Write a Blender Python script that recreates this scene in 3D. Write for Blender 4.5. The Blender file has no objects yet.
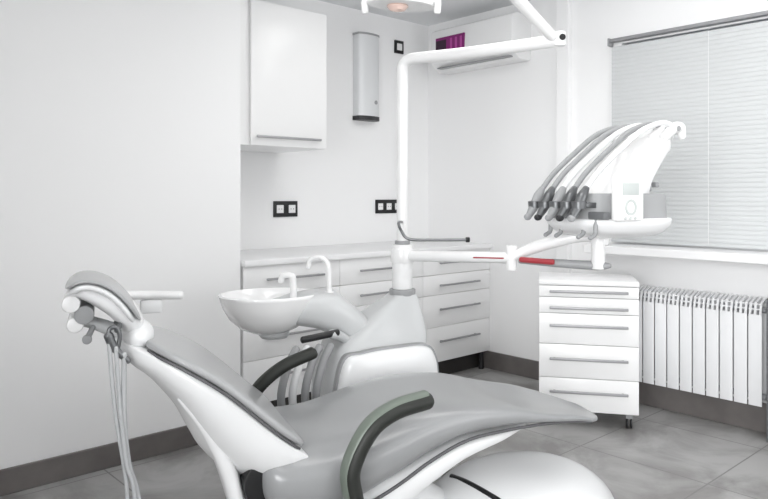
import bpy, bmesh, math, random
from math import sin, cos, pi, radians, sqrt, atan2
from mathutils import Vector, Matrix, noise

random.seed(7)
scene = bpy.context.scene
C = scene.collection

# ------------------------------------------------------------------ materials
def mat(name, col, rough=0.5, metal=0.0, bump=0.0, bscale=60.0, var=0.0, vscale=3.0,
        coat=0.0, emit=None, estr=0.0, trans=0.0, ior=1.45):
    m = bpy.data.materials.new(name); m.use_nodes = True
    nt = m.node_tree; b = nt.nodes['Principled BSDF']
    b.inputs['Base Color'].default_value = (*col, 1)
    b.inputs['Roughness'].default_value = rough
    b.inputs['Metallic'].default_value = metal
    b.inputs['Coat Weight'].default_value = coat
    b.inputs['IOR'].default_value = ior
    if trans: b.inputs['Transmission Weight'].default_value = trans
    if emit:
        b.inputs['Emission Color'].default_value = (*emit, 1)
        b.inputs['Emission Strength'].default_value = estr
    tc = nt.nodes.new('ShaderNodeTexCoord')
    if var:
        n = nt.nodes.new('ShaderNodeTexNoise'); n.inputs['Scale'].default_value = vscale
        n.inputs['Detail'].default_value = 6
        r = nt.nodes.new('ShaderNodeValToRGB')
        r.color_ramp.elements[0].position = 0.3; r.color_ramp.elements[1].position = 0.7
        r.color_ramp.elements[0].color = (*[max(0, c*(1-var)) for c in col], 1)
        r.color_ramp.elements[1].color = (*[min(1, c*(1+var)) for c in col], 1)
        nt.links.new(tc.outputs['Object'], n.inputs['Vector'])
        nt.links.new(n.outputs['Fac'], r.inputs['Fac'])
        nt.links.new(r.outputs['Color'], b.inputs['Base Color'])
    if bump:
        n2 = nt.nodes.new('ShaderNodeTexNoise'); n2.inputs['Scale'].default_value = bscale
        bp = nt.nodes.new('ShaderNodeBump'); bp.inputs['Strength'].default_value = bump
        bp.inputs['Distance'].default_value = 0.002
        nt.links.new(tc.outputs['Object'], n2.inputs['Vector'])
        nt.links.new(n2.outputs['Fac'], bp.inputs['Height'])
        nt.links.new(bp.outputs['Normal'], b.inputs['Normal'])
    return m

def floor_mat():
    m = bpy.data.materials.new('floor_tiles'); m.use_nodes = True
    nt = m.node_tree; L = nt.links; b = nt.nodes['Principled BSDF']
    b.inputs['Roughness'].default_value = 0.38
    tc = nt.nodes.new('ShaderNodeTexCoord')
    mp = nt.nodes.new('ShaderNodeMapping')
    mp.inputs['Location'].default_value = (-2.95, -1.24, 0)
    L.new(tc.outputs['Object'], mp.inputs['Vector'])
    br = nt.nodes.new('ShaderNodeTexBrick')
    br.offset = 0.0; br.squash = 1.0
    br.inputs['Scale'].default_value = 1.0
    br.inputs['Brick Width'].default_value = 0.6; br.inputs['Row Height'].default_value = 0.6
    br.inputs['Mortar Size'].default_value = 0.004; br.inputs['Mortar Smooth'].default_value = 0.2
    br.inputs['Color1'].default_value = (0.0, 0.0, 0.0, 1); br.inputs['Color2'].default_value = (1, 1, 1, 1)
    br.inputs['Mortar'].default_value = (0.5, 0.5, 0.5, 1)
    L.new(mp.outputs['Vector'], br.inputs['Vector'])
    n1 = nt.nodes.new('ShaderNodeTexNoise'); n1.inputs['Scale'].default_value = 2.6
    n1.inputs['Detail'].default_value = 8; n1.inputs['Roughness'].default_value = 0.6
    n1.inputs['Distortion'].default_value = 0.8
    L.new(tc.outputs['Object'], n1.inputs['Vector'])
    r = nt.nodes.new('ShaderNodeValToRGB')
    r.color_ramp.elements[0].position = 0.38; r.color_ramp.elements[0].color = (0.24, 0.233, 0.227, 1)
    r.color_ramp.elements[1].position = 0.60; r.color_ramp.elements[1].color = (0.41, 0.407, 0.403, 1)
    L.new(n1.outputs['Fac'], r.inputs['Fac'])
    # a slight tone difference from tile to tile
    mx = nt.nodes.new('ShaderNodeMix'); mx.data_type = 'RGBA'; mx.blend_type = 'MULTIPLY'
    mx.inputs['Factor'].default_value = 1.0
    mr = nt.nodes.new('ShaderNodeMapRange'); mr.inputs['To Min'].default_value = 0.92; mr.inputs['To Max'].default_value = 1.05
    L.new(br.outputs['Color'], mr.inputs['Value'])
    L.new(r.outputs['Color'], mx.inputs['A']); L.new(mr.outputs['Result'], mx.inputs['B'])
    mg = nt.nodes.new('ShaderNodeMix'); mg.data_type = 'RGBA'
    mg.inputs['B'].default_value = (0.20, 0.195, 0.19, 1)
    L.new(br.outputs['Fac'], mg.inputs['Factor']); L.new(mx.outputs['Result'], mg.inputs['A'])
    L.new(mg.outputs['Result'], b.inputs['Base Color'])
    bp = nt.nodes.new('ShaderNodeBump'); bp.inputs['Strength'].default_value = 0.3; bp.inputs['Distance'].default_value = 0.002
    bp.invert = True
    L.new(br.outputs['Fac'], bp.inputs['Height']); L.new(bp.outputs['Normal'], b.inputs['Normal'])
    return m

M = {}
M['wall'] = mat('white_paint', (0.86, 0.86, 0.862), 0.75, bump=0.05, bscale=300)
M['ceiling'] = mat('ceiling_paint', (0.74, 0.75, 0.76), 0.9)
M['floor'] = floor_mat()
M['base'] = mat('brown_grey_tile', (0.15, 0.138, 0.133), 0.4, var=0.18, vscale=6)
M['cab'] = mat('white_lacquer', (0.84, 0.84, 0.84), 0.3, coat=0.2)
M['counter'] = mat('white_worktop', (0.82, 0.82, 0.825), 0.35)
M['handle'] = mat('brushed_handle', (0.36, 0.36, 0.37), 0.45, metal=0.5)
M['dark'] = mat('dark_plastic', (0.025, 0.025, 0.027), 0.45)
M['plinth'] = mat('plinth_board', (0.05, 0.047, 0.045), 0.6)
M['black'] = mat('black_glossy_plastic', (0.012, 0.012, 0.013), 0.3)
M['leather'] = mat('grey_leather', (0.285, 0.29, 0.295), 0.30, bump=0.06, bscale=220, coat=0.3)
M['leather2'] = mat('pale_grey_leather', (0.36, 0.365, 0.37), 0.30, bump=0.06, bscale=220, coat=0.3)
M['shell'] = mat('white_shell_plastic', (0.77, 0.775, 0.78), 0.3, coat=0.25)
M['unit'] = mat('pale_grey_shell', (0.54, 0.55, 0.555), 0.3, coat=0.25)
M['seam'] = mat('dark_seam', (0.10, 0.10, 0.105), 0.5)
M['armpad'] = mat('green_grey_lit_pad', (0.145, 0.170, 0.145), 0.35)
M['armrest'] = mat('black_armrest', (0.018, 0.02, 0.017), 0.5)
M['ceramic'] = mat('white_ceramic', (0.87, 0.87, 0.87), 0.1, coat=0.6)
M['chrome'] = mat('chrome', (0.75, 0.76, 0.77), 0.15, metal=1.0)
M['white'] = mat('white_enamel', (0.79, 0.79, 0.79), 0.28, coat=0.3)
M['mid'] = mat('mid_grey_plastic', (0.30, 0.305, 0.31), 0.45)
M['pad'] = mat('grey_silicone', (0.33, 0.335, 0.34), 0.55)
M['hose'] = mat('grey_hose', (0.30, 0.305, 0.31), 0.5)
M['palehose'] = mat('pale_hose', (0.74, 0.745, 0.75), 0.45)
M['clear'] = mat('clear_grey_tube', (0.46, 0.47, 0.48), 0.2, coat=0.4)
M['steel'] = mat('steel', (0.50, 0.51, 0.52), 0.25, metal=0.9)
M['darksteel'] = mat('dark_steel', (0.16, 0.165, 0.17), 0.3, metal=0.7)
M['blind'] = mat('blind_slat', (0.56, 0.575, 0.58), 0.55)
M['rad'] = mat('radiator_enamel', (0.78, 0.785, 0.795), 0.35)
M['radcore'] = mat('radiator_core', (0.30, 0.305, 0.32), 0.5)
M['purple'] = mat('purple_print', (0.20, 0.012, 0.135), 0.45)
M['purplelt'] = mat('light_purple_print', (0.40, 0.06, 0.29), 0.45)
M['purpledk'] = mat('dark_purple_print', (0.030, 0.008, 0.026), 0.45)
M['red'] = mat('dark_red_plastic', (0.34, 0.035, 0.045), 0.4)
M['pinkglass'] = mat('warm_lens', (0.80, 0.60, 0.53), 0.15, coat=0.5)
M['screen'] = mat('grey_display', (0.50, 0.53, 0.52), 0.3)
M['glass'] = mat('window_glass', (1, 1, 1), 0.0, trans=1.0)
M['lamp'] = mat('lamp_diffuser', (0.9, 0.9, 0.9), 0.5, emit=(1.0, 0.99, 0.975), estr=3.7)
M['panel'] = mat('dark_grey_board', (0.13, 0.135, 0.14), 0.5)
M['rubber'] = mat('rubber', (0.03, 0.03, 0.03), 0.7)
M['uvbody'] = mat('pale_metal_case', (0.70, 0.71, 0.72), 0.4, metal=0.1)

# ------------------------------------------------------------------ mesh helpers
def bx(bm, x0, x1, y0, y1, z0, z1, bev=0.0, seg=2):
    r = bmesh.ops.create_cube(bm, size=1.0)
    vs = r['verts']
    for v in vs:
        v.co = Vector(((x0+x1)/2 + v.co.x*(x1-x0), (y0+y1)/2 + v.co.y*(y1-y0), (z0+z1)/2 + v.co.z*(z1-z0)))
    if bev > 0:
        es = list({e for v in vs for e in v.link_edges})
        bmesh.ops.bevel(bm, geom=es, offset=bev, segments=seg, affect='EDGES', profile=0.5)
    return vs

def loft(bm, rings, cap=True, closed=True):
    vr = [[bm.verts.new(p) for p in r] for r in rings]
    n = len(rings[0])
    for i in range(len(vr)-1):
        for j in range(n if closed else n-1):
            k = (j+1) % n
            bm.faces.new((vr[i][j], vr[i][k], vr[i+1][k], vr[i+1][j]))
    if cap and closed:
        bm.faces.new(list(reversed(vr[0]))); bm.faces.new(vr[-1])
    return vr

def spline(pts, n=8):
    P = [Vector(p) for p in pts]
    if len(P) < 3: return P
    out = []
    for i in range(len(P)-1):
        p0 = P[i-1] if i > 0 else P[i]*2 - P[i+1]
        p1, p2 = P[i], P[i+1]
        p3 = P[i+2] if i+2 < len(P) else P[i+1]*2 - P[i]
        for k in range(n):
            t = k/n
            out.append(0.5*((2*p1) + (p2-p0)*t + (2*p0-5*p1+4*p2-p3)*t*t + (-p0+3*p1-3*p2+p3)*t**3))
    out.append(P[-1])
    return out

def interp(vals, n):
    """resample a list of floats to n samples"""
    out = []
    for i in range(n):
        x = i/(n-1)*(len(vals)-1); k = min(int(x), len(vals)-2); f = x-k
        out.append(vals[k]*(1-f)+vals[k+1]*f)
    return out

def tube(bm, pts, rad, seg=12, smooth=8, side=None, flat=1.0, round_ends=True):
    """swept tube; rad = number or list; flat = second radius / first, side = reference vector of the first radius"""
    P = spline(pts, smooth) if smooth else [Vector(p) for p in pts]
    R = interp(rad if isinstance(rad, (list, tuple)) else [rad, rad], len(P))
    T = []
    for i in range(len(P)):
        a = P[max(i-1, 0)]; b = P[min(i+1, len(P)-1)]
        T.append((b-a).normalized())
    ref = Vector(side) if side else (Vector((0, 0, 1)) if abs(T[0].z) < 0.9 else Vector((1, 0, 0)))
    rings = []
    u = (ref - T[0]*ref.dot(T[0])).normalized()
    fr = []
    for t in T:
        if side:
            u = (Vector(side) - t*Vector(side).dot(t)).normalized()
        else:
            u = (u - t*u.dot(t)).normalized()
        fr.append((u.copy(), t.cross(u)))
    def ring(c, r, f):
        return [c + f[0]*(r*cos(2*pi*j/seg)) + f[1]*(r*flat*sin(2*pi*j/seg)) for j in range(seg)]
    if round_ends:
        for q in (0.25, 0.6, 0.88):
            rings.append(ring(P[0] - T[0]*(R[0]*min(1, flat)*(1-q)*0.9), R[0]*sqrt(1-(1-q)**2), fr[0]))
    for c, r, f in zip(P, R, fr): rings.append(ring(c, r, f))
    if round_ends:
        for q in (0.12, 0.4, 0.75):
            rings.append(ring(P[-1] + T[-1]*(R[-1]*min(1, flat)*q*0.9), R[-1]*sqrt(1-q**2), fr[-1]))
    loft(bm, rings)

def cyl(bm, a, b, r, seg=20, r2=None, bev=0.0):
    a = Vector(a); b = Vector(b); r2 = r if r2 is None else r2
    t = (b-a).normalized(); L = (b-a).length
    ref = Vector((0, 0, 1)) if abs(t.z) < 0.9 else Vector((1, 0, 0))
    u = (ref - t*ref.dot(t)).normalized(); w = t.cross(u)
    prof = [(0, r), (L, r2)] if not bev else [(0, r-bev), (bev*0.3, r-bev*0.3), (bev, r), (L-bev, r2), (L-bev*0.3, r2-bev*0.3), (L, r2-bev)]
    loft(bm, [[a + t*x + u*(q*cos(2*pi*j/seg)) + w*(q*sin(2*pi*j/seg)) for j in range(seg)] for x, q in prof])

def lathe(bm, prof, seg=40, c=(0, 0, 0), sx=1.0, sy=1.0):
    c = Vector(c)
    loft(bm, [[c + Vector((r*sx*cos(2*pi*j/seg), r*sy*sin(2*pi*j/seg), z)) for j in range(seg)] for r, z in prof], cap=True)

def prism(bm, poly, d0, d1, axis='y', bev=0.0):
    """extrude a 2-D polygon; axis y: poly is (x, z)"""
    def P(p, d):
        return (p[0], d, p[1]) if axis == 'y' else ((d, p[0], p[1]) if axis == 'x' else (p[0], p[1], d))
    a = [bm.verts.new(P(p, d0)) for p in poly]; b = [bm.verts.new(P(p, d1)) for p in poly]
    n = len(poly); fs = []
    for i in range(n):
        fs.append(bm.faces.new((a[i], a[(i+1) % n], b[(i+1) % n], b[i])))
    fs.append(bm.faces.new(list(reversed(a)))); fs.append(bm.faces.new(b))
    bmesh.ops.recalc_face_normals(bm, faces=fs)
    if bev:
        es = list({e for v in a+b for e in v.link_edges})
        bmesh.ops.bevel(bm, geom=es, offset=bev, segments=3, affect='EDGES', profile=0.5)

def obj(name, bm, m, parent=None, smooth=True, ang=38, subsurf=0):
    bmesh.ops.recalc_face_normals(bm, faces=bm.faces)
    me = bpy.data.meshes.new(name); bm.to_mesh(me); bm.free()
    if smooth:
        me.shade_smooth()
        me.set_sharp_from_angle(angle=radians(ang))
    me.materials.append(m)
    o = bpy.data.objects.new(name, me); C.objects.link(o)
    if parent: o.parent = parent
    if subsurf:
        md = o.modifiers.new('sub', 'SUBSURF'); md.levels = subsurf; md.render_levels = subsurf
    return o

def tag(o, label=None, cat=None, group=None, kind=None):
    if label: o['label'] = label
    if cat: o['category'] = cat
    if group: o['group'] = group
    if kind: o['kind'] = kind
    return o

def thing(name, label, cat, loc=(0, 0, 0), rz=0.0, group=None):
    o = bpy.data.objects.new(name, None); C.objects.link(o)
    o.empty_display_size = 0.1
    o.location = loc; o.rotation_euler = (0, 0, rz)
    return tag(o, label, cat, group)

def NB(): return bmesh.new()

# ------------------------------------------------------------------ the room
XB, YA, YL, XN = 3.81, 3.69, 3.10, 1.838     # window wall, back wall of the niche, left wall, niche edge
ZC = 2.49
X0, Y0 = -1.6, -2.2

def struct(name, bm, m, parent=None):
    o = obj(name, bm, m, parent, smooth=False)
    if parent is None: o['kind'] = 'structure'
    return o

b = NB(); bx(b, X0-.1, XB+.2, Y0-.1, YA+.1, -.1, 0); struct('floor', b, M['floor'])
b = NB(); bx(b, X0-.1, XB+.2, Y0-.1, YA+.1, ZC, ZC+.1); struct('ceiling', b, M['ceiling'])
b = NB(); bx(b, X0, XN, YL, YA+.1, 0, ZC); struct('wall_left', b, M['wall'])
b = NB(); bx(b, XN, XB, YA, YA+.1, 0, ZC); struct('wall_back', b, M['wall'])
b = NB(); bx(b, X0-.1, X0, Y0, YA+.1, 0, ZC); struct('wall_rear', b, M['wall'])
b = NB(); bx(b, X0-.1, XB+.2, Y0-.1, Y0, 0, ZC); struct('wall_front', b, M['wall'])
# window wall with its opening
WY0, WY1, WZ0, WZ1 = -0.40, 2.10, 0.93, 2.10
b = NB()
bx(b, XB, XB+.2, WY1, YA+.1, 0, ZC); bx(b, XB, XB+.2, Y0, WY0, 0, ZC)
bx(b, XB, XB+.2, WY0, WY1, 0, WZ0); bx(b, XB, XB+.2, WY0, WY1, WZ1, ZC)
struct('wall_window', b, M['wall'])
b = NB(); bx(b, XB-.045, XB, 2.435, 2.525, 0, ZC, .006); struct('trim_1', b, M['wall'])
# window in the opening
b = NB()
for y0, y1, z0, z1 in ((WY0, WY1, WZ0, WZ0+.06), (WY0, WY1, WZ1-.06, WZ1), (WY0, WY0+.06, WZ0+.06, WZ1-.06), (WY1-.06, WY1, WZ0+.06, WZ1-.06), (.78, .84, WZ0+.06, WZ1-.06)):
    bx(b, XB+.10, XB+.16, y0, y1, z0, z1)
win = struct('window_1', b, M['white'])
b = NB(); bx(b, XB+.125, XB+.131, WY0+.05, WY1-.05, WZ0+.05, WZ1-.05); obj('pane', b, M['glass'], win, smooth=False)
# added window frames with area lights, unseen behind the viewer, as frontal fill
def fill_window(name, c, ax, w, h, power, out):
    f = NB()
    def bar(a0, a1, z0, z1):
        if ax == 'x': bx(f, c[0]+a0, c[0]+a1, c[1]-.02, c[1]+.02, c[2]+z0, c[2]+z1)
        else: bx(f, c[0]-.02, c[0]+.02, c[1]+a0, c[1]+a1, c[2]+z0, c[2]+z1)
    for a0, a1, z0, z1 in ((-w/2-.06, -w/2, -h/2-.06, h/2+.06), (w/2, w/2+.06, -h/2-.06, h/2+.06), (-w/2, w/2, -h/2-.06, -h/2), (-w/2, w/2, h/2, h/2+.06)):
        bar(a0, a1, z0, z1)
    fr = struct(name, f, M['white'])
    ld = bpy.data.lights.new('sky_and_fill', 'AREA'); ld.shape = 'RECTANGLE'; ld.size = w; ld.size_y = h; ld.spread = radians(105); ld.energy = power; ld.color = (.985, .993, 1.0)
    lo_ = bpy.data.objects.new('sky_and_fill', ld); C.objects.link(lo_); lo_.location = c
    lo_.rotation_euler = Vector(out).to_track_quat('-Z', 'Y').to_euler()
fill_window('fill_window_2', (X0+.03, -.6, 1.45), 'y', 2.2, 1.5, 76, (1, 0, -.0001))
fill_window('fill_window_3', (2.2, Y0+.03, 1.45), 'x', 2.4, 1.5, 9.5, (0, 1, -.0001))
# baseboards
def board(name, x0, x1, y0, y1, hh=.105):
    bb = NB(); bx(bb, x0, x1, y0, y1, 0, hh, .003, 1); return struct(name, bb, M['base'])
board('baseboard_left', X0, XN, YL-.012, YL)
board('baseboard_window', XB-.012, XB, Y0, 2.43, .150)
board('baseboard_corner', XB-.012, XB, 2.53, YA, .122)
# deep window sill
b = NB(); bx(b, 3.55, XB, Y0+.3, 2.20, .875, .92, .006); struct('trim_2', b, M['counter'])

# ------------------------------------------------------------------ base cabinets under the back counter
CF = 3.09
units = [(1.848, 2.474), (2.474, 3.145), (3.145, 3.808)]
clabels = ['leftmost white drawer cabinet of the back counter, behind the spittoon bowl',
           'middle white drawer cabinet of the back counter, behind the white lamp post',
           'rightmost white drawer cabinet of the back counter, standing in the room corner']
rows = [(.694, .838), (.564, .688), (.358, .558), (.130, .352)]
hz = [.768, .624, .470, .264]
for (x0, x1), lb in zip(units, clabels):
    t = thing('drawer_cabinet', lb, 'cabinet', ((x0+x1)/2, CF+.3, 0), 0, 'base cabinets under the back counter')
    w = (x1-x0)/2
    b = NB(); bx(b, -w+.001, w-.001, -.278, .295, .128, .84, .001, 1); obj('body', b, M['cab'], t)
    b = NB(); bx(b, -w+.002, w-.002, -.21, -.19, 0, .127); obj('plinth', b, M['plinth'], t, smooth=False)
    for sx in (-1, 1):
        for fy in (-.262, .24):
            b = NB(); cyl(b, (sx*(w-.05), fy, 0), (sx*(w-.05), fy, .127), .018, 12); obj('leg', b, M['dark'], t)
    for (z0, z1), hh in zip(rows, hz):
        b = NB(); bx(b, -w+.0015, w-.0015, -.30, -.279, z0-.0018, z1+.0018, .002); dr = obj('drawer', b, M['cab'], t)
        b = NB()
        hw = w*.60
        bx(b, -hw, hw, -.329, -.318, hh-.006, hh+.006, .003)
        for sx in (-1, 1): bx(b, sx*(hw-.03)-.005, sx*(hw-.03)+.005, -.320, -.299, hh-.004, hh+.004)
        obj('handle', b, M['handle'], dr)

b = NB(); bx(b, 1.842, 3.809, CF-.025, YA-.001, .841, .873, .004)
tag(obj('countertop', b, M['counter']), 'long white worktop over the drawer cabinets along the back wall', 'counter')

# wall cabinet, upper left
t = thing('wall_cabinet', 'white wall cabinet with one flat door hanging above the back counter', 'cabinet', (2.17, YA, 1.47))
b = NB(); bx(b, 1.845-2.17, 2.46-2.17, -.48, -.002, 0, .77, .002, 1); obj('body', b, M['cab'], t)
b = NB(); bx(b, 1.955-2.17, 2.455-2.17, -.502, -.481, .0, .77, .003); dr = obj('door', b, M['cab'], t)
b = NB(); bx(b, 1.975-2.17, 2.40-2.17, -.530, -.520, .040, .053, .003)
for q in (2.0, 2.375): bx(b, q-.005-2.17, q+.005-2.17, -.522, -.50, .042, .051)
obj('handle', b, M['handle'], dr)

# ------------------------------------------------------------------ things on the back wall
def socket(name, label, cat, x, z, n, pw, ph, group=None):
    t = thing(name, label, cat, (x, YA, z), 0, group)
    b = NB(); bx(b, 0, n*pw, -.012, -.0005, -ph/2, ph/2, .003); obj('frame', b, M['black'], t)
    for i in range(n):
        cx = (i+.5)*pw
        b = NB(); bx(b, cx-pw*.28, cx+pw*.28, -.016, -.011, -pw*.28, pw*.28, .002); ins = obj('insert', b, M['white'], t)
        if name == 'power_socket':
            b = NB()
            for sx in (-1, 1): cyl(b, (cx+sx*.010, -.0166, 0), (cx+sx*.010, -.0155, 0), .003, 10)
            obj('pin_hole', b, M['dark'], ins)
    return t
socket('power_socket', 'black framed double socket on the back wall under the wall cabinet', 'socket', 2.419, 1.118, 2, .090, .100)
socket('power_socket', 'black framed triple socket on the back wall, partly behind the white lamp post', 'socket', 3.272, 1.125, 3, .082, .098)
socket('light_switch', 'small square black switch with white centre high on the back wall', 'switch', 3.455, 2.285, 1, .088, .095)

# UV lamp case: half-round front box on the wall
t = thing('wall_air_cleaner', 'tall pale grey air cleaner box with dark end caps on the back wall', 'air cleaner', (3.162, YA, 1.722))
def halfround(bm, w, dpt, z0, z1, n=14):
    poly = [(-w, -.001)] + [(-w*cos(pi*i/n)*1.0, -dpt*(0.62+0.38*sin(pi*i/n))) for i in range(n+1)] + [(w, -.001)]
    prism(bm, poly, z0, z1, 'z')
b = NB(); halfround(b, .094, .085, .028, .585); obj('case', b, M['uvbody'], t)
b = NB(); halfround(b, .098, .089, 0, .028); obj('bottom_cap', b, M['dark'], t)
b = NB(); halfround(b, .098, .089, .585, .598); obj('top_cap', b, M['mid'], t)
b = NB(); cyl(b, (.045, -.076, .125), (.045, -.086, .125), .014, 14); obj('button', b, M['mid'], t)

# ------------------------------------------------------------------ air conditioner on the window wall, by the corner
t = thing('air_conditioner', 'white split air conditioner high on the wall in the corner', 'air conditioner', (XB+.002, 3.08, 2.088))
b = NB()
prism(b, [(0, .02), (0, .30), (-.16, .30), (-.205, .28), (-.215, .10), (-.19, .045), (-.13, .0), (-.02, 0)], -.335, .385, 'y', .006)
obj('body', b, M['white'], t, ang=30)
b = NB(); bx(b, -.196, -.10, -.30, .33, .014, .022); o = obj('louvre', b, M['mid'], t); o.rotation_euler = (0, 0, 0)
b = NB(); bx(b, -.2185, -.2080, .06, .325, .108, .225); st = obj('sticker', b, M['purple'], t); st['label'] = 'purple sticker'
b = NB(); bx(b, -.2195, -.2180, .225, .323, .110, .205); obj('sticker_field', b, M['purpledk'], st)
for i in range(3):
    y = .080+.045*i
    b = NB(); bx(b, -.2195, -.2182, y, y+.018, .122, .208); obj('sticker_bar', b, M['purplelt'], st)

# ------------------------------------------------------------------ blind
t = thing('window_blind', 'closed pale grey venetian blind covering the window', 'blind', (XB-.03, .83, .93))
BY0, BY1 = -.50-.83, 2.150-.83
b = NB(); bx(b, -.020, .020, BY0, BY1, 1.178, 1.198, .003); obj('head_rail', b, M['handle'], t)
b = NB()
z = .035
while z < 1.160:
    n = 5; wv = .0145
    ring0, ring1 = [], []
    for k in range(n+1):
        f = k/n*2-1
        xx = -.003*(1-f*f) + f*.0022; zz = z + f*wv
        ring0.append((xx, zz))
    poly = ring0 + [(p[0]+.0012, p[1]) for p in reversed(ring0)]
    prism(b, poly, BY0+.01, BY1-.004, 'y')
    z += .0245
obj('slats', b, M['blind'], t)
b = NB(); bx(b, -.012, .010, BY0+.01, BY1-.004, .0, .020, .003); obj('bottom_rail', b, M['blind'], t)
b = NB(); bx(b, -.026, .026, BY1+.001, BY1+.012, 1.155, 1.203, .002); obj('end_bracket', b, M['mid'], t)
for y in (.75, -.1, -.95):
    b = NB(); cyl(b, (-.011, y, .01), (-.011, y, 1.17), .0012, 6); obj('ladder_cord', b, M['white'], t)

# ------------------------------------------------------------------ radiator
t = thing('radiator', 'white sectional radiator standing off the wall below the window sill', 'radiator', (3.752, 1.62, .155))
ny = 10; sw = .0696; ytop = 1.985-1.62
for i in range(ny):
    y1 = ytop - i*sw; y0 = y1 - sw; ym = (y0+y1)/2
    b = NB()
    bx(b, -.050, -.044, y0+.003, y1-.003, .0, .455, .002)           # front plate
    bx(b, -.044, .038, ym-.005, ym+.005, .02, .50)                  # web
    bx(b, .034, .040, y0+.006, y1-.006, .02, .48, .002)             # rear plate
    # top: two louvre fins with gaps between
    for s, wd in ((-1, .010), (1, .010)):
        yy = ym + s*.024
        prism(b, [(-.050, .455), (-.044, .455), (-.030, .50), (.03, .525), (.03, .535), (-.036, .512)], yy-wd*.55, yy+wd*.55, 'y')
    prism(b, [(-.050, .455), (-.044, .455), (-.030, .50), (.03, .525), (.03, .537), (-.040, .515)], ym-.006, ym+.006, 'y')
    bx(b, -.047, -.041, y0+.004, y1-.004, .478, .484); bx(b, -.038, -.032, y0+.004, y1-.004, .502, .508)
    obj('radiator_section', b, M['rad'], t, ang=30)
for zz in (.04, .475):
    b = NB(); cyl(b, (-.004, ytop-ny*sw-.004, zz), (-.004, ytop+.01, zz), .016, 14); obj('manifold', b, M['radcore'], t)
for y in (ytop-.12, ytop-.6):
    b = NB(); bx(b, .03, .0598, y-.012, y+.012, .43, .47); obj('wall_bracket', b, M['radcore'], t)

# dark board at the right end of the radiator
b = NB(); bx(b, 3.66, 3.79, 1.06, 1.258, 0, .700, .004)
tag(obj('floor_box', b, M['panel']), 'dark grey box on the floor at the right end of the radiator', 'box')

# ------------------------------------------------------------------ camera constants used to place the free-standing things
TH = radians(47.7)
FW = Vector((cos(TH), sin(TH), 0)); RT = Vector((sin(TH), -cos(TH), 0))
CH = 1.20
def gp(rgt, dep, z=0.0):
    """room point from metres to the right of / ahead of the tripod spot"""
    p = FW*dep + RT*rgt
    return Vector((p.x, p.y, z))

# ------------------------------------------------------------------ mobile drawer cabinet
yaw = TH - radians(90) - radians(13)          # front faces slightly left of the viewer
fc = gp(1.055, 3.60)                           # middle of its front
t = thing('mobile_drawer_cabinet', 'white five drawer cabinet on castors standing by the radiator', 'cabinet', fc, yaw)
W = .250; DP = .37
b = NB(); bx(b, -W+.001, W-.001, .022, DP, .082, .735, .002, 1); obj('body', b, M['cab'], t)
b = NB(); bx(b, -W, W, -.006, DP+.004, .736, .762, .004); obj('top', b, M['counter'], t)
drw = [(.676, .732), (.592, .671), (.432, .587), (.257, .427), (.084, .252)]
mh = [.705, .620, .528, .356, .186]
for (z0, z1), hh in zip(drw, mh):
    b = NB(); bx(b, -W+.002, W-.002, 0, .021, z0-.001, z1+.001, .002); dr = obj('drawer', b, M['cab'], t)
    b = NB(); bx(b, -.195, .195, -.028, -.018, hh-.007, hh+.007, .003)
    for sx in (-.17, .17): bx(b, sx-.005, sx+.005, -.020, .001, hh-.004, hh+.004)
    obj('handle', b, M['handle'], dr)
for sx in (-1, 1):
    for yy in (.05, DP-.05):
        b = NB(); bx(b, sx*(W-.045)-.018, sx*(W-.045)+.018, yy-.018, yy+.018, .052, .082, .003); ca = obj('castor', b, M['mid'], t)
        b = NB()
        for q in (-.014, .006): cyl(b, (sx*(W-.045)+q, yy, .026), (sx*(W-.045)+q+.009, yy, .026), .026, 20, bev=.003)
        obj('wheel', b, M['dark'], ca)

# ------------------------------------------------------------------ dental chair, local frame: x towards the feet, y to the far side, z up
PH = radians(-20)
CO = Vector((1.52, 1.76, 0))
chair = thing('dental_chair', 'reclined grey leather dental chair with white shell in the foreground', 'dental chair', CO, PH)

def sring(c, ax_u, ax_w, hw, up, dn, n=36, ex=3.2, dish=0.0, exd=None):
    """super-ellipse cross-section: ax_u lateral, ax_w up"""
    out = []; exd = exd or ex
    for j in range(n):
        a = 2*pi*j/n
        cu, sw_ = cos(a), sin(a)
        e = ex if sw_ >= 0 else exd
        u = hw*math.copysign(abs(cu)**(2/e), cu)
        w = (up if sw_ >= 0 else dn)*math.copysign(abs(sw_)**(2/e), sw_)
        if sw_ > 0 and dish: w -= dish*max(0, 1-(u/hw)**2)*min(1, sw_*1.5)
        out.append(c + ax_u*u + ax_w*w)
    return out

def seq(st, n):
    """smooth interpolation of station tuples"""
    P = [list(s) for s in st]; out = []
    for i in range(len(P)-1):
        for k in range(n):
            t = k/n; p0 = P[max(i-1, 0)]; p1 = P[i]; p2 = P[i+1]; p3 = P[min(i+2, len(P)-1)]
            # non-overshooting hermite
            row = []
            for a0, a1, a2, a3 in zip(p0, p1, p2, p3):
                m1 = (a2-a0)/2; m2 = (a3-a1)/2
                row.append((2*t**3-3*t*t+1)*a1 + (t**3-2*t*t+t)*m1 + (-2*t**3+3*t*t)*a2 + (t**3-t*t)*m2)
            out.append(row)
    out.append(P[-1]); return out

UY = Vector((0, 1, 0)); UZ = Vector((0, 0, 1))
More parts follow.
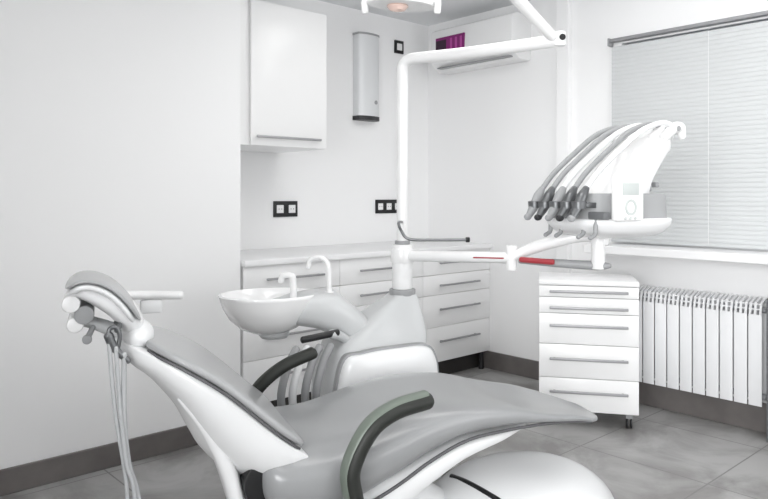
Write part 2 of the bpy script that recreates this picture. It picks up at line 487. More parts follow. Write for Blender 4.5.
# seat and leg rest cushion: (x, half width, top, bottom)
SEAT = [(-.405, .17, .450, .365), (-.395, .235, .475, .315), (-.36, .272, .490, .275), (-.28, .290, .497, .255), (-.15, .290, .503, .265),
        (0, .284, .536, .325), (.12, .276, .557, .382), (.25, .270, .560, .425), (.40, .264, .543, .435),
        (.55, .250, .494, .432), (.69, .230, .462, .418), (.77, .205, .438, .400), (.825, .160, .420, .390), (.852, .10, .410, .388), (.860, .045, .404, .391)]
b = NB(); rings = []
for x, hw, tp, bt in seq(SEAT, 4):
    mid = (tp+bt)/2 - .0*(tp-bt)
    dish = (.016 + .022*min(1, max(0, x/.3)))*min(1, max(0, (hw-.05)/.2))
    rings.append(sring(Vector((x, 0, mid)), UY, UZ, hw, tp-mid+.004, mid-bt, 44, 2.5, dish, 2.6))
loft(b, rings); obj('seat', b, M['leather'], chair, ang=80)
# white pan under the seat
PAN = [(-.36, .20, .36, .27), (-.32, .245, .34, .20), (-.2, .258, .33, .185), (0, .255, .36, .225), (.12, .248, .395, .29), (.25, .24, .43, .355), (.40, .225, .44, .395), (.52, .17, .44, .415)]
b = NB()
loft(b, [sring(Vector((x, 0, (tp+bt)/2)), UY, UZ, hw, (tp-bt)/2, (tp-bt)/2, 36, 4.0) for x, hw, tp, bt in seq(PAN, 4)])
obj('seat_pan', b, M['shell'], chair, ang=80)
for s in (-1, 1):
    pts = [(x, s*hw*.93, bt+.010) for x, hw, tp, bt in SEAT[4:12]]
    b = NB(); tube(b, pts, .0055, 8, 4); obj('piping', b, M['seam'], chair)

# backrest: a curved spine from the hinge up to the headrest
SP = spline([(-.285, 0, .492), (-.345, 0, .540), (-.407, 0, .596), (-.46, 0, .644), (-.516, 0, .690), (-.575, 0, .728), (-.638, 0, .762), (-.70, 0, .788), (-.750, 0, .806)], 6)
NS = len(SP)
def spine(q):
    """point, direction and upward normal of the spine at fraction q"""
    x = min(max(q, 0), 1)*(NS-1); k = min(int(x), NS-2); f = x-k
    tg = (SP[min(k+2, NS-1)] - SP[max(k-1, 0)]).normalized()
    p = SP[k].lerp(SP[k+1], f) + tg*((q-min(max(q, 0), 1))*.58)
    nn = Vector((-tg.z, 0, tg.x))
    return p, tg, (-nn if nn.z < 0 else nn)
# (fraction, half width, pad up, pad down)
BK = [(-.02, .20, .004, .012), (.0, .245, .010, .016), (.05, .262, .016, .020), (.2, .272, .018, .022), (.45, .268, .018, .022), (.68, .238, .017, .021), (.79, .200, .016, .018), (.86, .145, .014, .015), (.89, .09, .006, .010)]
b = NB(); rings = []
for q, hw, up, dn in seq(BK, 4):
    p, tg, nn = spine(q); rings.append(sring(p, UY, nn, hw, up, dn, 40, 3.2, .006))
loft(b, rings); obj('backrest', b, M['leather2'], chair, ang=80)
for s_ in (-1, 1):
    b = NB(); tube(b, [spine(q)[0] + UY*(s_*(hw-.004)) - spine(q)[2]*.016 for q, hw, up, dn in BK[1:8]], .0042, 8, 4)
    obj('back_piping', b, M['seam'], chair)
# white back shell: deep at the hinge, thin at the top
SH = [(-.13, .20, .06), (-.10, .238, .115), (.0, .255, .155), (.12, .262, .178), (.28, .262, .172), (.45, .258, .140), (.62, .238, .104), (.78, .200, .072), (.90, .155, .055), (.97, .115, .045), (1.02, .085, .040), (1.05, .04, .02)]
b = NB(); rings = []
for q, hw, dp in seq(SH, 4):
    p, tg, nn = spine(q); c = p - nn*.024
    rg = []; n = 48
    for j in range(n):
        a = 2*pi*j/n; cu, s_ = cos(a), sin(a)
        u = hw*math.copysign(abs(cu)**(2/3.8), cu)
        if s_ >= 0: w = .010*abs(s_)**(2/3)
        else:
            w = -dp*abs(s_)**(2/2.4)
            u *= (1-.30*abs(s_)**3)
        rg.append(c + UY*u + nn*w)
    rings.append(rg)
loft(b, rings); obj('back_shell', b, M['shell'], chair, ang=80)
b = NB(); tube(b, [(-.620, -.185, .640), (-.566, -.19, .575), (-.528, -.19, .515), (-.493, -.19, .440), (-.465, -.19, .345), (-.45, -.18, .25)], [.005, .014, .019, .022, .023, .020], 16, 6); obj('back_trim', b, M['shell'], chair)
b = NB(); rings = []
for k in range(15):
    a = pi*k/14; r = max(.02, sin(a))
    rings.append([Vector((-.722 + .048*r*cos(2*pi*j/28), -.02 + -.105*cos(a), .798 + .043*r*sin(2*pi*j/28))) for j in range(28)])
loft(b, rings); obj('headrest_neck', b, M['shell'], chair, ang=60)
# curved white link below the back shell
b = NB()
tube(b, [(-.605, -.10, .630), (-.545, -.10, .545), (-.488, -.10, .44), (-.440, -.10, .30), (-.39, -.1, .20), (-.20, -.1, .16)], [.03, .065, .09, .10, .09, .07], 20, 6, side=(0, 1, 0), flat=.32)
obj('back_link', b, M['shell'], chair)
# dark hinge gap
b = NB(); cyl(b, (-.375, -.225, .385), (-.375, .225, .385), .075, 28, bev=.01); obj('hinge', b, M['black'], chair)

# headrest: padded arc and white hull under it
HC = [(-.915, .958), (-.880, .978), (-.835, .978), (-.785, .955), (-.740, .910), (-.705, .855)]
arc = spline([(x, 0, z) for x, z in HC], 4)
def arc_loft(bm, off, th, hwid, ex=3.0):
    rings = []; N = len(arc)
    for i, p in enumerate(arc):
        tg = (arc[min(i+1, N-1)]-arc[max(i-1, 0)]).normalized(); nn = Vector((-tg.z, 0, tg.x))
        if nn.z < 0 and nn.x < 0: nn = -nn
        f = i/(N-1); e = min(1, sqrt(max(0.0, 1-abs(2*f-1)**5)) + .10)
        rings.append(sring(p + nn*off, UY, nn, hwid*(.62+.38*e), th*(.35+.65*e), th*(.35+.65*e), 32, ex))
    loft(bm, rings)
b = NB(); arc_loft(b, -.012, .0085, .138); hp = obj('headrest_pad', b, M['leather2'], chair, ang=80)
b = NB(); arc_loft(b, -.028, .0135, .136); obj('headrest_lit_band', b, M['shell'], chair, ang=80)  # white band stands in for the highlight on the pad's near edge
b = NB()
hull = [(-.905, .938), (-.86, .935), (-.80, .905), (-.755, .865), (-.735, .825), (-.74, .79)]
HT = [.016, .026, .034, .036, .034, .026]; HW = [.085, .115, .122, .118, .10, .075]
A2 = spline([(x, 0, z) for x, z in hull], 4); rings = []
T2 = interp(HT, len(A2)); W2 = interp(HW, len(A2))
for i, p in enumerate(A2):
    tg = (A2[min(i+1, len(A2)-1)]-A2[max(i-1, 0)]).normalized(); nn = Vector((-tg.z, 0, tg.x))
    rings.append(sring(p, UY, nn, W2[i], T2[i], T2[i], 32, 2.8))
loft(b, rings); obj('headrest_shell', b, M['shell'], chair, ang=80)
b = NB(); cyl(b, (-.895, -.10, .905), (-.895, .06, .905), .024, 22, bev=.006); obj('headrest_knob', b, M['white'], chair)
b = NB(); cyl(b, (-.885, -.085, .845), (-.885, .05, .845), .022, 22, bev=.006); obj('headrest_knob', b, M['white'], chair)
b = NB(); cyl(b, (-.862, -.09, .872), (-.862, .06, .872), .026, 20, bev=.004); obj('headrest_joint', b, M['mid'], chair)
b = NB(); tube(b, [(-.88, -.02, .85), (-.83, -.02, .835), (-.76, -.02, .80), (-.70, -.02, .745)], [.024, .03, .036, .04], 16, 6, side=(0, 1, 0), flat=.6)
obj('headrest_bracket', b, M['unit'], chair)
b = NB(); cyl(b, (-.855, -.07, .80), (-.855, -.055, .80), .013, 16, bev=.003); tube(b, [(-.855, -.06, .80), (-.84, -.045, .83), (-.83, -.03, .845)], .008, 10, 5); obj('bracket_pin', b, M['mid'], chair)
b = NB(); tube(b, [(-0.800, -.15, .822), (-0.792, -.15, .80), (-0.775, -.15, .775), (-0.750, -.15, .750)], [.013, .012, .010, .008], 12, 5)
tube(b, [(-0.800, -.152, .815), (-0.798, -.15, .840), (-0.780, -.15, .842), (-0.772, -.15, .820), (-0.776, -.15, .79)], .006, 10, 5)
tube(b, [(-0.780, -.15, .835), (-0.770, -.11, .842), (-.78, -.08, .845)], .007, 10, 4)
obj('hose_clip', b, M['darksteel'], chair)
# flat white lever on the far side of the headrest
b = NB(); tube(b, [(-.80, .08, .90), (-.75, .16, .888), (-.68, .24, .875), (-.575, .215, .872)], [.014, .014, .015, .014], 14, 6, side=(0, 0, 1), flat=1.2)
obj('headrest_lever', b, M['white'], chair)
b = NB(); bx(b, -.70, -.63, .225, .255, .815, .860, .008); obj('lever_grip', b, M['shell'], chair)

# armrests
def armrest(s, pts, low, r):
    b = NB()
    tube(b, [(x, s, z) for x, z in low+pts], r, 18, 8, side=(0, 1, 0), flat=.80); a_ = obj('armrest', b, M['armrest'], chair)
    # pad on the inner / upper face; near one's paler colour holds its top highlight
    b = NB(); P = spline([(x, s, z) for x, z in (low+pts)[1:]], 8); n2 = len(P); q = []
    for i, p in enumerate(P):
        tg = (P[min(i+1, n2-1)]-P[max(i-1, 0)]).normalized(); nn = Vector((-tg.z, 0, tg.x))
        q.append(p + nn*(r*.45) + UY*(r*.10))
    tube(b, q, r*.80, 16, 0, side=(0, 1, 0), flat=.62); obj('armrest_pad', b, M['armpad'] if s < 0 else M['armrest'], a_)
armrest(-.335, [(-.162, .353), (-.170, .436), (-.117, .535), (-.04, .583), (.060, .602)], [(-.14, .24), (-.155, .30)], .032)
armrest(.335, [(-.29, .500), (-.20, .570), (-.085, .612)], [(-.31, .33), (-.32, .42)], .026)
for s, x0, z0 in ((-1, -.15, .27), (1, -.31, .36)):
    b = NB(); cyl(b, (x0, s*.24, z0), (x0, s*.335, z0), .028, 18); obj('armrest_bracket', b, M['mid'], chair)

# foot of the chair
b = NB(); rings = []
for k in range(13):
    a = k/12*pi/2; r = cos(a)**.9 if k < 12 else .02; zz = .022 + .215*sin(a)
    rings.append([Vector((.60 + .385*r*cos(2*pi*j/48), .0 + .285*r*sin(2*pi*j/48), zz)) for j in range(48)])
loft(b, rings); obj('foot_cover', b, M['shell'], chair, ang=60)
b = NB(); lathe(b, [(.30, 0), (.30, .018), (.295, .024)], 48, (.60, 0, 0), 1.30, .97); obj('foot_plate', b, M['black'], chair)
b = NB(); loft(b, [[Vector((.30 + rx*cos(2*pi*j/40), -.02 + ry*sin(2*pi*j/40), zz)) for j in range(40)] for rx, ry, zz in ((.26, .22, 0), (.26, .22, .02), (.24, .20, .035), (.10, .10, .04))])
obj('base_plate', b, M['shell'], chair, ang=60)
b = NB(); tube(b, [(.36, .06, .07), (.22, .03, .15), (.08, 0, .24)], [.06, .07, .09], 24, 6, side=(0, 1, 0), flat=.8); obj('lift_arm', b, M['shell'], chair)
b = NB(); tube(b, [(.36, .07, .183), (.369, -.011, .194), (.385, -.074, .192), (.404, -.121, .184), (.423, -.155, .173), (.465, -.205, .142), (.53, -.25, .095)], .010, 12, 6); obj('base_gasket', b, M['black'], chair)

# ------------------------------------------------------------------ hoses hanging from the headrest
def chw(x, y, z):
    v = Matrix.Rotation(PH, 3, 'Z') @ Vector((x, y, z)) + CO
    return v
hang = [((-0.799, -.155, .80), (-0.784, -.153, .62), (-0.762, -.15, .47), (-0.752, -.153, .36), (-0.746, -.155, .02)),
        ((-0.782, -.157, .79), (-0.771, -.157, .62), (-0.754, -.158, .47), (-0.734, -.158, .38), (-0.712, -.158, .02)),
        ((-0.761, -.152, .77), (-0.761, -.150, .60), (-0.749, -.146, .47), (-0.722, -.146, .36), (-0.674, -.146, .02))]
hl = ['clear grey hose hanging from the headrest, leftmost of the three', 'clear grey hose hanging from the headrest, middle one of the three', 'clear grey hose hanging from the headrest, rightmost of the three']
for pts, lb, r in zip(hang, hl, (.006, .006, .0075)):
    b = NB(); tube(b, [chw(*p) for p in pts], r, 10, 8); o = obj('hanging_hose', b, M['clear'])
    tag(o, lb, 'hose', 'hoses hanging from the headrest')

# ------------------------------------------------------------------ dental unit with spittoon, on the far side of the chair (same local axes)
unit = thing('dental_unit', 'pale grey dental unit with white spittoon bowl behind the chair', 'dental unit', CO, PH)
b = NB()
# (z, x0, x1, y0, y1)
UN = [(0, .16, .60, .46, .82), (.03, .06, .52, .45, .84), (.30, .03, .505, .45, .84), (.45, .035, .503, .455, .83), (.56, .075, .500, .50, .82), (.60, .125, .51, .525, .81), (.66, .215, .502, .55, .79), (.72, .305, .492, .585, .75), (.755, .36, .484, .605, .725), (.765, .37, .478, .61, .72)]
rings = []
for z, x0, x1, y0, y1 in seq(UN, 4):
    cx, cy, rx, ry = (x0+x1)/2, (y0+y1)/2, (x1-x0)/2, (y1-y0)/2
    rings.append([Vector((cx + rx*math.copysign(abs(cos(2*pi*j/40))**(2/4.5), cos(2*pi*j/40)), cy + ry*math.copysign(abs(sin(2*pi*j/40))**(2/4.5), sin(2*pi*j/40)), z)) for j in range(40)])
loft(b, rings); obj('body', b, M['unit'], unit, ang=50)
# bulging front panel
def front_panel(inset, y, bulge, z0, ztop, xl, xr):
    P = []
    pts = [(xl, z0), (xl+.005, z0+.10), (xl+.05, ztop-.05), (xl+.14, ztop-.012), ((xl+xr)/2+.06, ztop), (xr-.06, ztop-.002), (xr-.015, ztop-.05), (xr, ztop-.16), (xr, z0)]
    return [(p[0]+(inset if p[0] < (xl+xr)/2 else -inset), p[1]-(inset if p[1] > z0+.05 else -inset)) for p in pts]
def panel_mesh(poly2, y, yb):
    b = NB()
    pp = spline([(p[0], 0, p[1]) for p in poly2], 6)
    cx = sum(p.x for p in pp)/len(pp); cz = sum(p.z for p in pp)/len(pp)
    rings = []
    for sc, yy in ((1, y+.03), (1, y), (.96, y-yb*.45), (.85, y-yb*.75), (.6, y-yb*.93), (.3, y-yb), (.02, y-yb)):
        rings.append([Vector((cx+(p.x-cx)*sc, yy, cz+(p.z-cz)*sc)) for p in pp])
    loft(b, rings); return b
obj('panel_gasket', panel_mesh(front_panel(-.007, 0, 0, .16, .578, .020, .492), .446, .004), M['mid'], unit, ang=50)
obj('front_panel', panel_mesh(front_panel(0, 0, 0, .16, .578, .020, .492), .442, .035), M['shell'], unit, ang=50)
# arm carrying the bowl
b = NB()
loft(b, [sring(Vector((x, y, z)), Vector((0.15, 1, 0)).normalized(), UZ, hw, up, dn, 28, 3.0) for x, y, z, hw, up, dn in
         ((.30, .68, .58, .10, .05, .10), (.20, .69, .66, .12, .07, .11), (.12, .70, .71, .128, .085, .11), (.03, .715, .725, .13, .072, .085), (-.06, .73, .73, .115, .05, .075), (-.14, .735, .725, .08, .035, .05))])
obj('bowl_arm', b, M['unit'], unit, ang=60)
bc = (-.155, .742, 0)
b = NB()
lathe(b, [(.02, .622), (.07, .626), (.11, .645), (.150, .685), (.176, .735), (.186, .772), (.190, .783), (.186, .788), (.178, .784), (.165, .745), (.135, .695), (.09, .662), (.03, .650), (.004, .648)], 56, bc, 1.12, .95)
obj('spittoon_bowl', b, M['ceramic'], unit, ang=60)
b = NB(); lathe(b, [(.03, .598), (.055, .600), (.065, .612), (.065, .628)], 32, (bc[0]+.02, bc[1], 0)); obj('bowl_drain', b, M['unit'], unit)
b = NB(); tube(b, [(.082, .655, .72), (.082, .655, .86), (.075, .66, .915), (.045, .68, .940), (.012, .70, .925), (.005, .705, .895)], .011, 14, 8); obj('cup_filler', b, M['white'], unit)
b = NB(); cyl(b, (.082, .655, .70), (.082, .655, .795), .022, 20, bev=.005); obj('filler_base', b, M['white'], unit)
b = NB(); tube(b, [(-.075, .655, .70), (-.075, .655, .845), (-.085, .66, .868), (-.112, .675, .866), (-.120, .68, .845)], .014, 14, 8); obj('rinse_spout', b, M['white'], unit)
# dark holder bar, supporting bracket and suction hoses under the bowl
b = NB(); tube(b, [(-.085, .475, .636), (-.02, .49, .640), (.075, .52, .645)], .014, 12, 5, flat=.7); obj('holder_bar', b, M['black'], unit)
b = NB(); tube(b, [(.05, .52, .640), (.10, .56, .62), (.16, .60, .58)], .02, 12, 5); obj('holder_arm', b, M['unit'], unit)
for i, (x, c) in enumerate(((-.17, 'hose'), (-.125, 'palehose'), (-.075, 'hose'), (-.03, 'hose'))):
    b = NB(); tube(b, [(x+.06, .48, .60), (x+.02, .455, .54), (x-.01, .44, .42), (x+.03, .46, .28), (x+.12, .52, .16)], .016, 12, 6); obj('suction_hose', b, M[c], unit)
# collar
b = NB(); cyl(b, (.426, .664, .760), (.426, .664, .788), .058, 32, bev=.004); obj('collar', b, M['mid'], unit)

# ------------------------------------------------------------------ lamp post and operating light
PX, PY = .426, .664
R3 = Matrix.Rotation(PH, 3, 'Z')
def loc(p): return R3.inverted() @ (Vector(p) - CO)      # room point -> chair axes
light = thing('operating_light', 'dental operating light on a tall white post with long overhead arm', 'dental lamp', chw(PX, PY, .788), PH)
lz = .788
def L3(p): return Vector(p) - Vector((PX, PY, lz))
b = NB(); cyl(b, L3((PX, PY, lz)), L3((PX, PY, .985)), .045, 32, bev=.004); obj('post_sleeve', b, M['white'], light)
b = NB(); cyl(b, L3((PX, PY, .985)), L3((PX, PY, 1.002)), .034, 32, bev=.003); obj('post_ring', b, M['mid'], light)
aend = loc((2.364, 1.567, 1.815))
top = Vector((PX, PY, 1.805)); dirh = (Vector((aend.x, aend.y, 0)) - Vector((PX, PY, 0))).normalized()
b = NB()
tube(b, [L3(p) for p in [(PX, PY, 1.0), (PX, PY, 1.3), (PX, PY, 1.70), (PX, PY, 1.765), top + dirh*.012 + Vector((0, 0, -.014)), top + dirh*.045, top + dirh*.10 + Vector((0, 0, .001)), top + dirh*.35, aend]], .0255, 22, 6, side=None)
obj('post_arm', b, M['white'], light, ang=60)
b = NB(); cyl(b, L3(aend + Vector((0, 0, -.024))), L3(aend + Vector((0, 0, .034))), .023, 24, bev=.006); obj('arm_joint', b, M['white'], light)
# black cap on the viewer's side of the joint
vd = loc((2.364-FW.x*.0225+RT.x*.004, 1.567-FW.y*.0225+RT.y*.004, 1.822)); vd2 = loc((2.364-FW.x*.027+RT.x*.004, 1.567-FW.y*.027+RT.y*.004, 1.822))
b = NB(); cyl(b, L3(vd), L3(vd2), .0125, 14); obj('joint_cap', b, M['black'], light)
el = loc((1.745, 1.60, 2.125)); s0 = loc((2.325, 1.585, 1.835))
b = NB(); tube(b, [L3(aend + Vector((0, 0, .02))), L3(s0), L3(s0.lerp(el, .5)), L3(el)], [.016, .022, .025, .022], 18, 5); obj('spring_arm', b, M['white'], light)
lh = loc((1.535, 1.605, 1.818))
b = NB(); tube(b, [L3(el), L3(lh.lerp(el, .55) + Vector((0, 0, .08))), L3(lh + Vector((0, 0, .14))), L3(lh + Vector((0, 0, .05)))], [.024, .020, .018, .018], 16, 6); obj('lamp_yoke', b, M['white'], light)
b = NB()
hr = [(.02, .055), (.06, .05), (.095, .03), (.112, .0), (.108, -.012), (.090, -.016), (.05, -.012), (.01, -.010)]
lathe(b, hr, 40, L3(lh), 1.05, .62); obj('lamp_head', b, M['white'], light, ang=50)
b = NB(); lathe(b, [(.01, -.008), (.040, -.009), (.044, -.022), (.030, -.034), (.004, -.038)], 28, L3(lh + (R3.inverted() @ (RT*-.012)) + Vector((0, 0, .006))), .8, .7); obj('lens', b, M['pinkglass'], light)
for s in (-1, 1):
    hp_ = lh + (R3.inverted() @ (RT*(s*.115)))
    hq = lh + (R3.inverted() @ (RT*(s*.085)))
    b = NB(); tube(b, [L3(hq + Vector((0, 0, .0))), L3(hp_ + Vector((0, 0, .004))), L3(hp_ + Vector((0, 0, -.03)))], .011, 12, 5); obj('lamp_handle', b, M['white'], light)

# thin black hook rod on the post
b = NB()
pk = [loc(gp(.062, 2.965, 1.085)), loc(gp(.075, 2.96, 1.05)), loc(gp(.105, 2.95, 1.018)), loc(gp(.20, 2.93, 1.015)), loc(gp(.345, 2.90, 1.018))]
tube(b, [L3(Vector((PX, PY, 1.085)))] + [L3(p) for p in pk], .0062, 10, 6)
hk = obj('hook_rod', b, M['darksteel'], light)
b = NB(); cyl(b, L3(pk[-1]) - (R3.inverted() @ RT)*.006, L3(pk[-1]) + (R3.inverted() @ RT)*.012, .011, 12, bev=.003); obj('rod_tip', b, M['black'], hk)

# ------------------------------------------------------------------ delivery unit: swing arms from the post and an instrument head over the leg rest
# head frame: x away to the right (towards its back), y along the instrument row (towards the viewer), z up
al = radians(30)
HX = (RT*cos(al) + FW*sin(al)); HYv = (RT*sin(al) - FW*cos(al))
hyaw = atan2(HX.y, HX.x)                       # x axis of the head; y axis = rotated +90deg
hcen = gp(.845, 2.62, 0)
deliv = thing('delivery_unit', 'white dental instrument delivery unit hanging on swing arms over the leg rest', 'dental instrument unit', (hcen.x, hcen.y, 1.073), hyaw)
DR = Matrix.Rotation(hyaw, 3, 'Z'); DO = Vector((hcen.x, hcen.y, 1.073))
def dl(p): return DR.inverted() @ (Vector(p) - DO)
def dw(p): return DR @ Vector(p) + DO
# In this local frame: x+ is back-right, y+ is away from the viewer, y- towards the viewer
b = NB(); rings = []
for z, s, xo in seq([(-.028, .30, .03), (-.022, .62, .02), (-.005, .86, .005), (.022, .98, 0), (.040, 1.0, 0), (.046, .985, 0)], 3):
    rings.append([Vector((xo + .225*s*math.copysign(abs(cos(2*pi*j/48))**(2/3.2), cos(2*pi*j/48)), .17*s*math.copysign(abs(sin(2*pi*j/48))**(2/3.2), sin(2*pi*j/48)), z)) for j in range(48)])
loft(b, rings); obj('tray_hull', b, M['shell'], deliv, ang=60)
b = NB(); rings = []
for z, s in ((.040, .93), (.055, .93), (.128, .91), (.136, .89)):
    rings.append([Vector((.222*s*math.copysign(abs(cos(2*pi*j/48))**(2/4), cos(2*pi*j/48)), .155*s*math.copysign(abs(sin(2*pi*j/48))**(2/4), sin(2*pi*j/48)), z)) for j in range(48)])
loft(b, rings); obj('silicone_pad', b, M['pad'], deliv, ang=50)
# white sloping hood from the tray up to the whip-arm heads
b = NB()
HD = [(-.075, .09, .150), (-.02, .155, .145), (.06, .235, .135), (.14, .315, .125), (.21, .365, .115), (.25, .375, .10)]
rings = []
for x, zt, hw in seq(HD, 3):
    zb = max(.07, zt-.17) if x < .1 else zt-.10-.04*(.22-x)/.12
    zb = min(zb, zt-.02)
    rings.append(sring(Vector((x, .02, (zt+zb)/2)), UY, UZ, hw, (zt-zb)/2, (zt-zb)/2, 30, 4.0))
loft(b, rings); obj('hood', b, M['white'], deliv, ang=50)
# rear post carrying the hood
b = NB(); bx(b, .135, .185, -.04, .06, .09, .30, .012); obj('rear_post', b, M['shell'], deliv)
b = NB(); bx(b, .128, .150, -.075, -.035, .145, .170, .004); obj('post_clamp', b, M['mid'], deliv)
b = NB(); bx(b, .175, .195, -.072, -.035, .160, .180, .004); obj('post_clamp', b, M['mid'], deliv)
# control panel on the viewer's side
b = NB(); bx(b, -.175, -.035, -.192, -.165, .040, .200, .010); cp = obj('control_panel', b, M['white'], deliv)
b = NB(); bx(b, -.145, -.065, -.1945, -.191, .130, .172, .002); obj('display', b, M['screen'], cp)
b = NB(); lo = []
for r_, yy in ((.020, -.1915), (.020, -.1945), (.028, -.1945), (.028, -.1915)):
    lo.append([Vector((-.105 + r_*cos(2*pi*j/24), yy, .088 + r_*sin(2*pi*j/24))) for j in range(24)])
loft(b, lo, cap=False); obj('dial_ring', b, M['screen'], cp)
for sx in (-.129, -.105, -.081):
    b = NB(); cyl(b, (sx-.002, -.1945, .05), (sx-.002, -.1915, .05), .005, 10); obj('button', b, M['screen'], cp)
b = NB(); bx(b, -.215, -.182, -.172, -.10, .046, .072, .004); obj('tray_slot', b, M['panel'], deliv)

# five handpieces with whip arms and hoses
inst_y = [-.105, -.050, .005, .060, .115]
whip_mat = ['palehose', 'hose', 'palehose', 'hose', 'hose']
nm = ['nearest', 'second nearest', 'middle', 'second farthest', 'farthest']
for i, y in enumerate(inst_y):
    # whip-arm head at the top of the hood
    b = NB(); tube(b, [(.205, y+.02, .35), (.262, y+.02, .388), (.296, y+.02, .390), (.308, y+.02, .358)], [.018, .021, .021, .015], 14, 5); wh = obj('whip_arm', b, M['white'], deliv)
    b = NB(); cyl(b, (.262, y-.003, .385), (.262, y+.043, .385), .010, 12); obj('whip_pin', b, M['mid'], wh)
    # holder cup and small hook below
    b = NB(); lo = []
    for r_, dz in ((.024, -.012), (.026, .012), (.019, .014), (.018, -.012)):
        lo.append([Vector((-.262 + r_*cos(2*pi*j/20), y + r_*sin(2*pi*j/20), .095 + dz)) for j in range(20)])
    lo.append(lo[0]); loft(b, lo, cap=False)
    bx(b, -.243, -.19, y-.012, y+.012, .085, .105, .003)
    obj('holder', b, M['darksteel'], deliv)
    if i in (0, 1, 3, 4):
        b = NB(); tube(b, [(-.19, y-.01, .06), (-.195, y-.012, .02), (-.20, y-.014, -.005), (-.225, y-.016, -.018)], .008, 10, 5); obj('hook', b, M['mid'], deliv)
    # handpiece: body, grip, head, hose
    hpc = thing('dental_handpiece', {0: 'dental handpiece at the viewer end of the instrument row, beside the grey pad',
        1: 'second dental handpiece from the grey pad in the instrument holders', 2: 'middle dental handpiece of the five in the instrument holders',
        3: 'fourth dental handpiece from the grey pad in the instrument holders', 4: 'leftmost dental handpiece, at the far end of the instrument row'}[i], 'dental handpiece',
        dw((-.262, y, .095)), hyaw, 'handpieces in the delivery unit')
    dx, dz = .034, .046
    b = NB(); tube(b, [(-dx*.9, 0, -dz*.9), (-dx*.2, 0, -dz*.2), (dx*.5, 0, dz*.7), (dx*1.0, 0, dz*1.25)], [.012, .0175, .0185, .012], 14, 5); obj('body', b, M['mid'] if i in (2, 4) else M['darksteel'], hpc)
    b = NB(); tube(b, [(-dx*.62, 0, -dz*.62), (-dx*.95, 0, -dz*.95), (-dx*1.15, 0, -dz*.98)], [.0115, .0125, .012], 12, 4); obj('head', b, M['dark'] if i % 2 else M['mid'], hpc)
    b = NB()
    yo = .02
    hose = [(dx*1.0, 0, dz*1.25), (.10, yo*.3, .118), (.21, yo*.6, .195), (.33, yo*.9, .270), (.43, yo, .305), (.49, yo, .308), (.53, yo, .290)]
    tube(b, hose, [.010, .010, .0105, .0105, .010, .009], 12, 6); obj('hose', b, M[whip_mat[i]], hpc)

# swing arms, in the head's own frame
pW = chw(PX, PY, .935); j1 = gp(.505, 2.76, .955); j2 = gp(.80, 2.62, .948)
st_dir = (Vector((j1.x, j1.y, .95)) - Vector((pW.x, pW.y, .95))).normalized()
b = NB(); tube(b, [dl(pW + st_dir*.040), dl(pW.lerp(j1, .5)), dl(j1)], .023, 18, 6); obj('swing_arm', b, M['white'], deliv)
b = NB(); cyl(b, dl((pW.x, pW.y, .905)), dl((pW.x, pW.y, .968)), .052, 30, bev=.004); obj('post_clamp_ring', b, M['white'], deliv)
b = NB(); cyl(b, dl((j1.x, j1.y, .905)), dl((j1.x, j1.y, 1.005)), .021, 24, bev=.005); obj('arm_pivot', b, M['white'], deliv)
b = NB(); tube(b, [dl(gp(.535, 2.735, .945)), dl(gp(.66, 2.68, .942)), dl(gp(.80, 2.62, .938)), dl(gp(.84, 2.60, .940))], [.010, .016, .018, .010], 14, 5); obj('lower_arm', b, M['mid'], deliv)
b = NB(); tube(b, [dl(j1 + Vector((0, 0, .0))), dl(gp(.56, 2.74, .985)), dl(gp(.64, 2.70, 1.018)), dl(gp(.76, 2.65, 1.050)), dl(gp(.83, 2.62, 1.035))], [.018, .022, .024, .024, .024], 16, 6); obj('spring_arm', b, M['white'], deliv)
b = NB(); cyl(b, dl(gp(.805, 2.62, .925)), dl(gp(.805, 2.62, 1.055)), .026, 24, bev=.004); obj('head_pivot', b, M['white'], deliv)
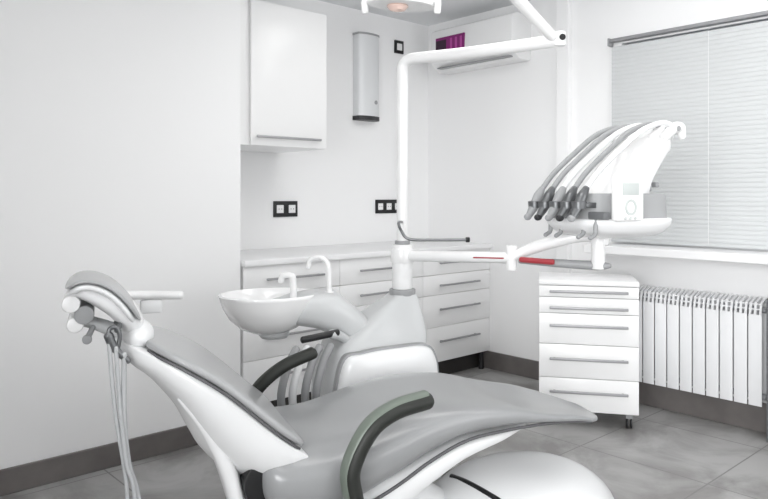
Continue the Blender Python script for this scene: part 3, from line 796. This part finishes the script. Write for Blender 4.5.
# dark red strips on the viewer's side of the arms
def strip(p, q, w):
    p = Vector(p); q = Vector(q); b = NB(); tube(b, [dl(p), dl(p.lerp(q, .5)), dl(q)], w, 8, 3); o = obj('red_strip', b, M['red'], deliv); o['label'] = 'dark red strip'
a_, c_ = pW.lerp(j1, .68), pW.lerp(j1, .93)
off = -FW*.021
strip(a_ + off, c_ + off, .0075)
strip(gp(.535, 2.715, .952), gp(.645, 2.667, .947), .011)

# ------------------------------------------------------------------ ceiling lights (outside the frame, they light the room)
def ceiling_light(x, y, w, d, label):
    t = thing('ceiling_light', label, 'ceiling light', (x, y, ZC), 0)
    b = NB()
    for x0, x1, y0, y1 in ((-w, w, -d, -d+.02), (-w, w, d-.02, d), (-w, -w+.02, -d+.02, d-.02), (w-.02, w, -d+.02, d-.02)):
        bx(b, x0, x1, y0, y1, -.045, -.0005)
    obj('frame', b, M['white'], t, smooth=False)
    b = NB(); bx(b, -w+.02, w-.02, -d+.02, d-.02, -.035, -.02); obj('diffuser', b, M['lamp'], t, smooth=False)
ceiling_light(2.55, 2.05, .30, .60, 'ceiling light panel between the lamp post and the back counter')
ceiling_light(2.95, .75, .30, .60, 'ceiling light panel close to the window')
ceiling_light(1.30, 1.30, .30, .60, 'ceiling light panel above the headrest of the chair')
ceiling_light(.10, 1.00, .30, .60, 'ceiling light panel near the entrance wall')
ceiling_light(2.0, -1.0, .60, .30, 'ceiling light panel in the near corner of the window side')

# ------------------------------------------------------------------ world and camera
w = bpy.data.worlds.new('sky_and_fill'); scene.world = w; w.use_nodes = True
nt = w.node_tree; bg = nt.nodes['Background']
sky = nt.nodes.new('ShaderNodeTexSky'); sky.sky_type = 'HOSEK_WILKIE'; sky.turbidity = 6
sky.sun_direction = (-.4, .2, .8)
nt.links.new(sky.outputs['Color'], bg.inputs['Color']); bg.inputs['Strength'].default_value = 1.0

cam = bpy.data.cameras.new('camera'); co = bpy.data.objects.new('camera', cam); C.objects.link(co)
co.location = (0, 0, CH); co.rotation_euler = (radians(90), 0, TH - radians(90))
cam.sensor_width = 36; cam.lens = 697/768*36; cam.shift_y = -53.5/768; cam.clip_start = .02
scene.camera = co
vs = scene.view_settings
vs.view_transform = 'Standard'; vs.look = 'None'; vs.gamma = 1.0; vs.exposure = 0.066
vs.use_curve_mapping = False
scene.cycles.max_bounces = 12; scene.cycles.diffuse_bounces = 8
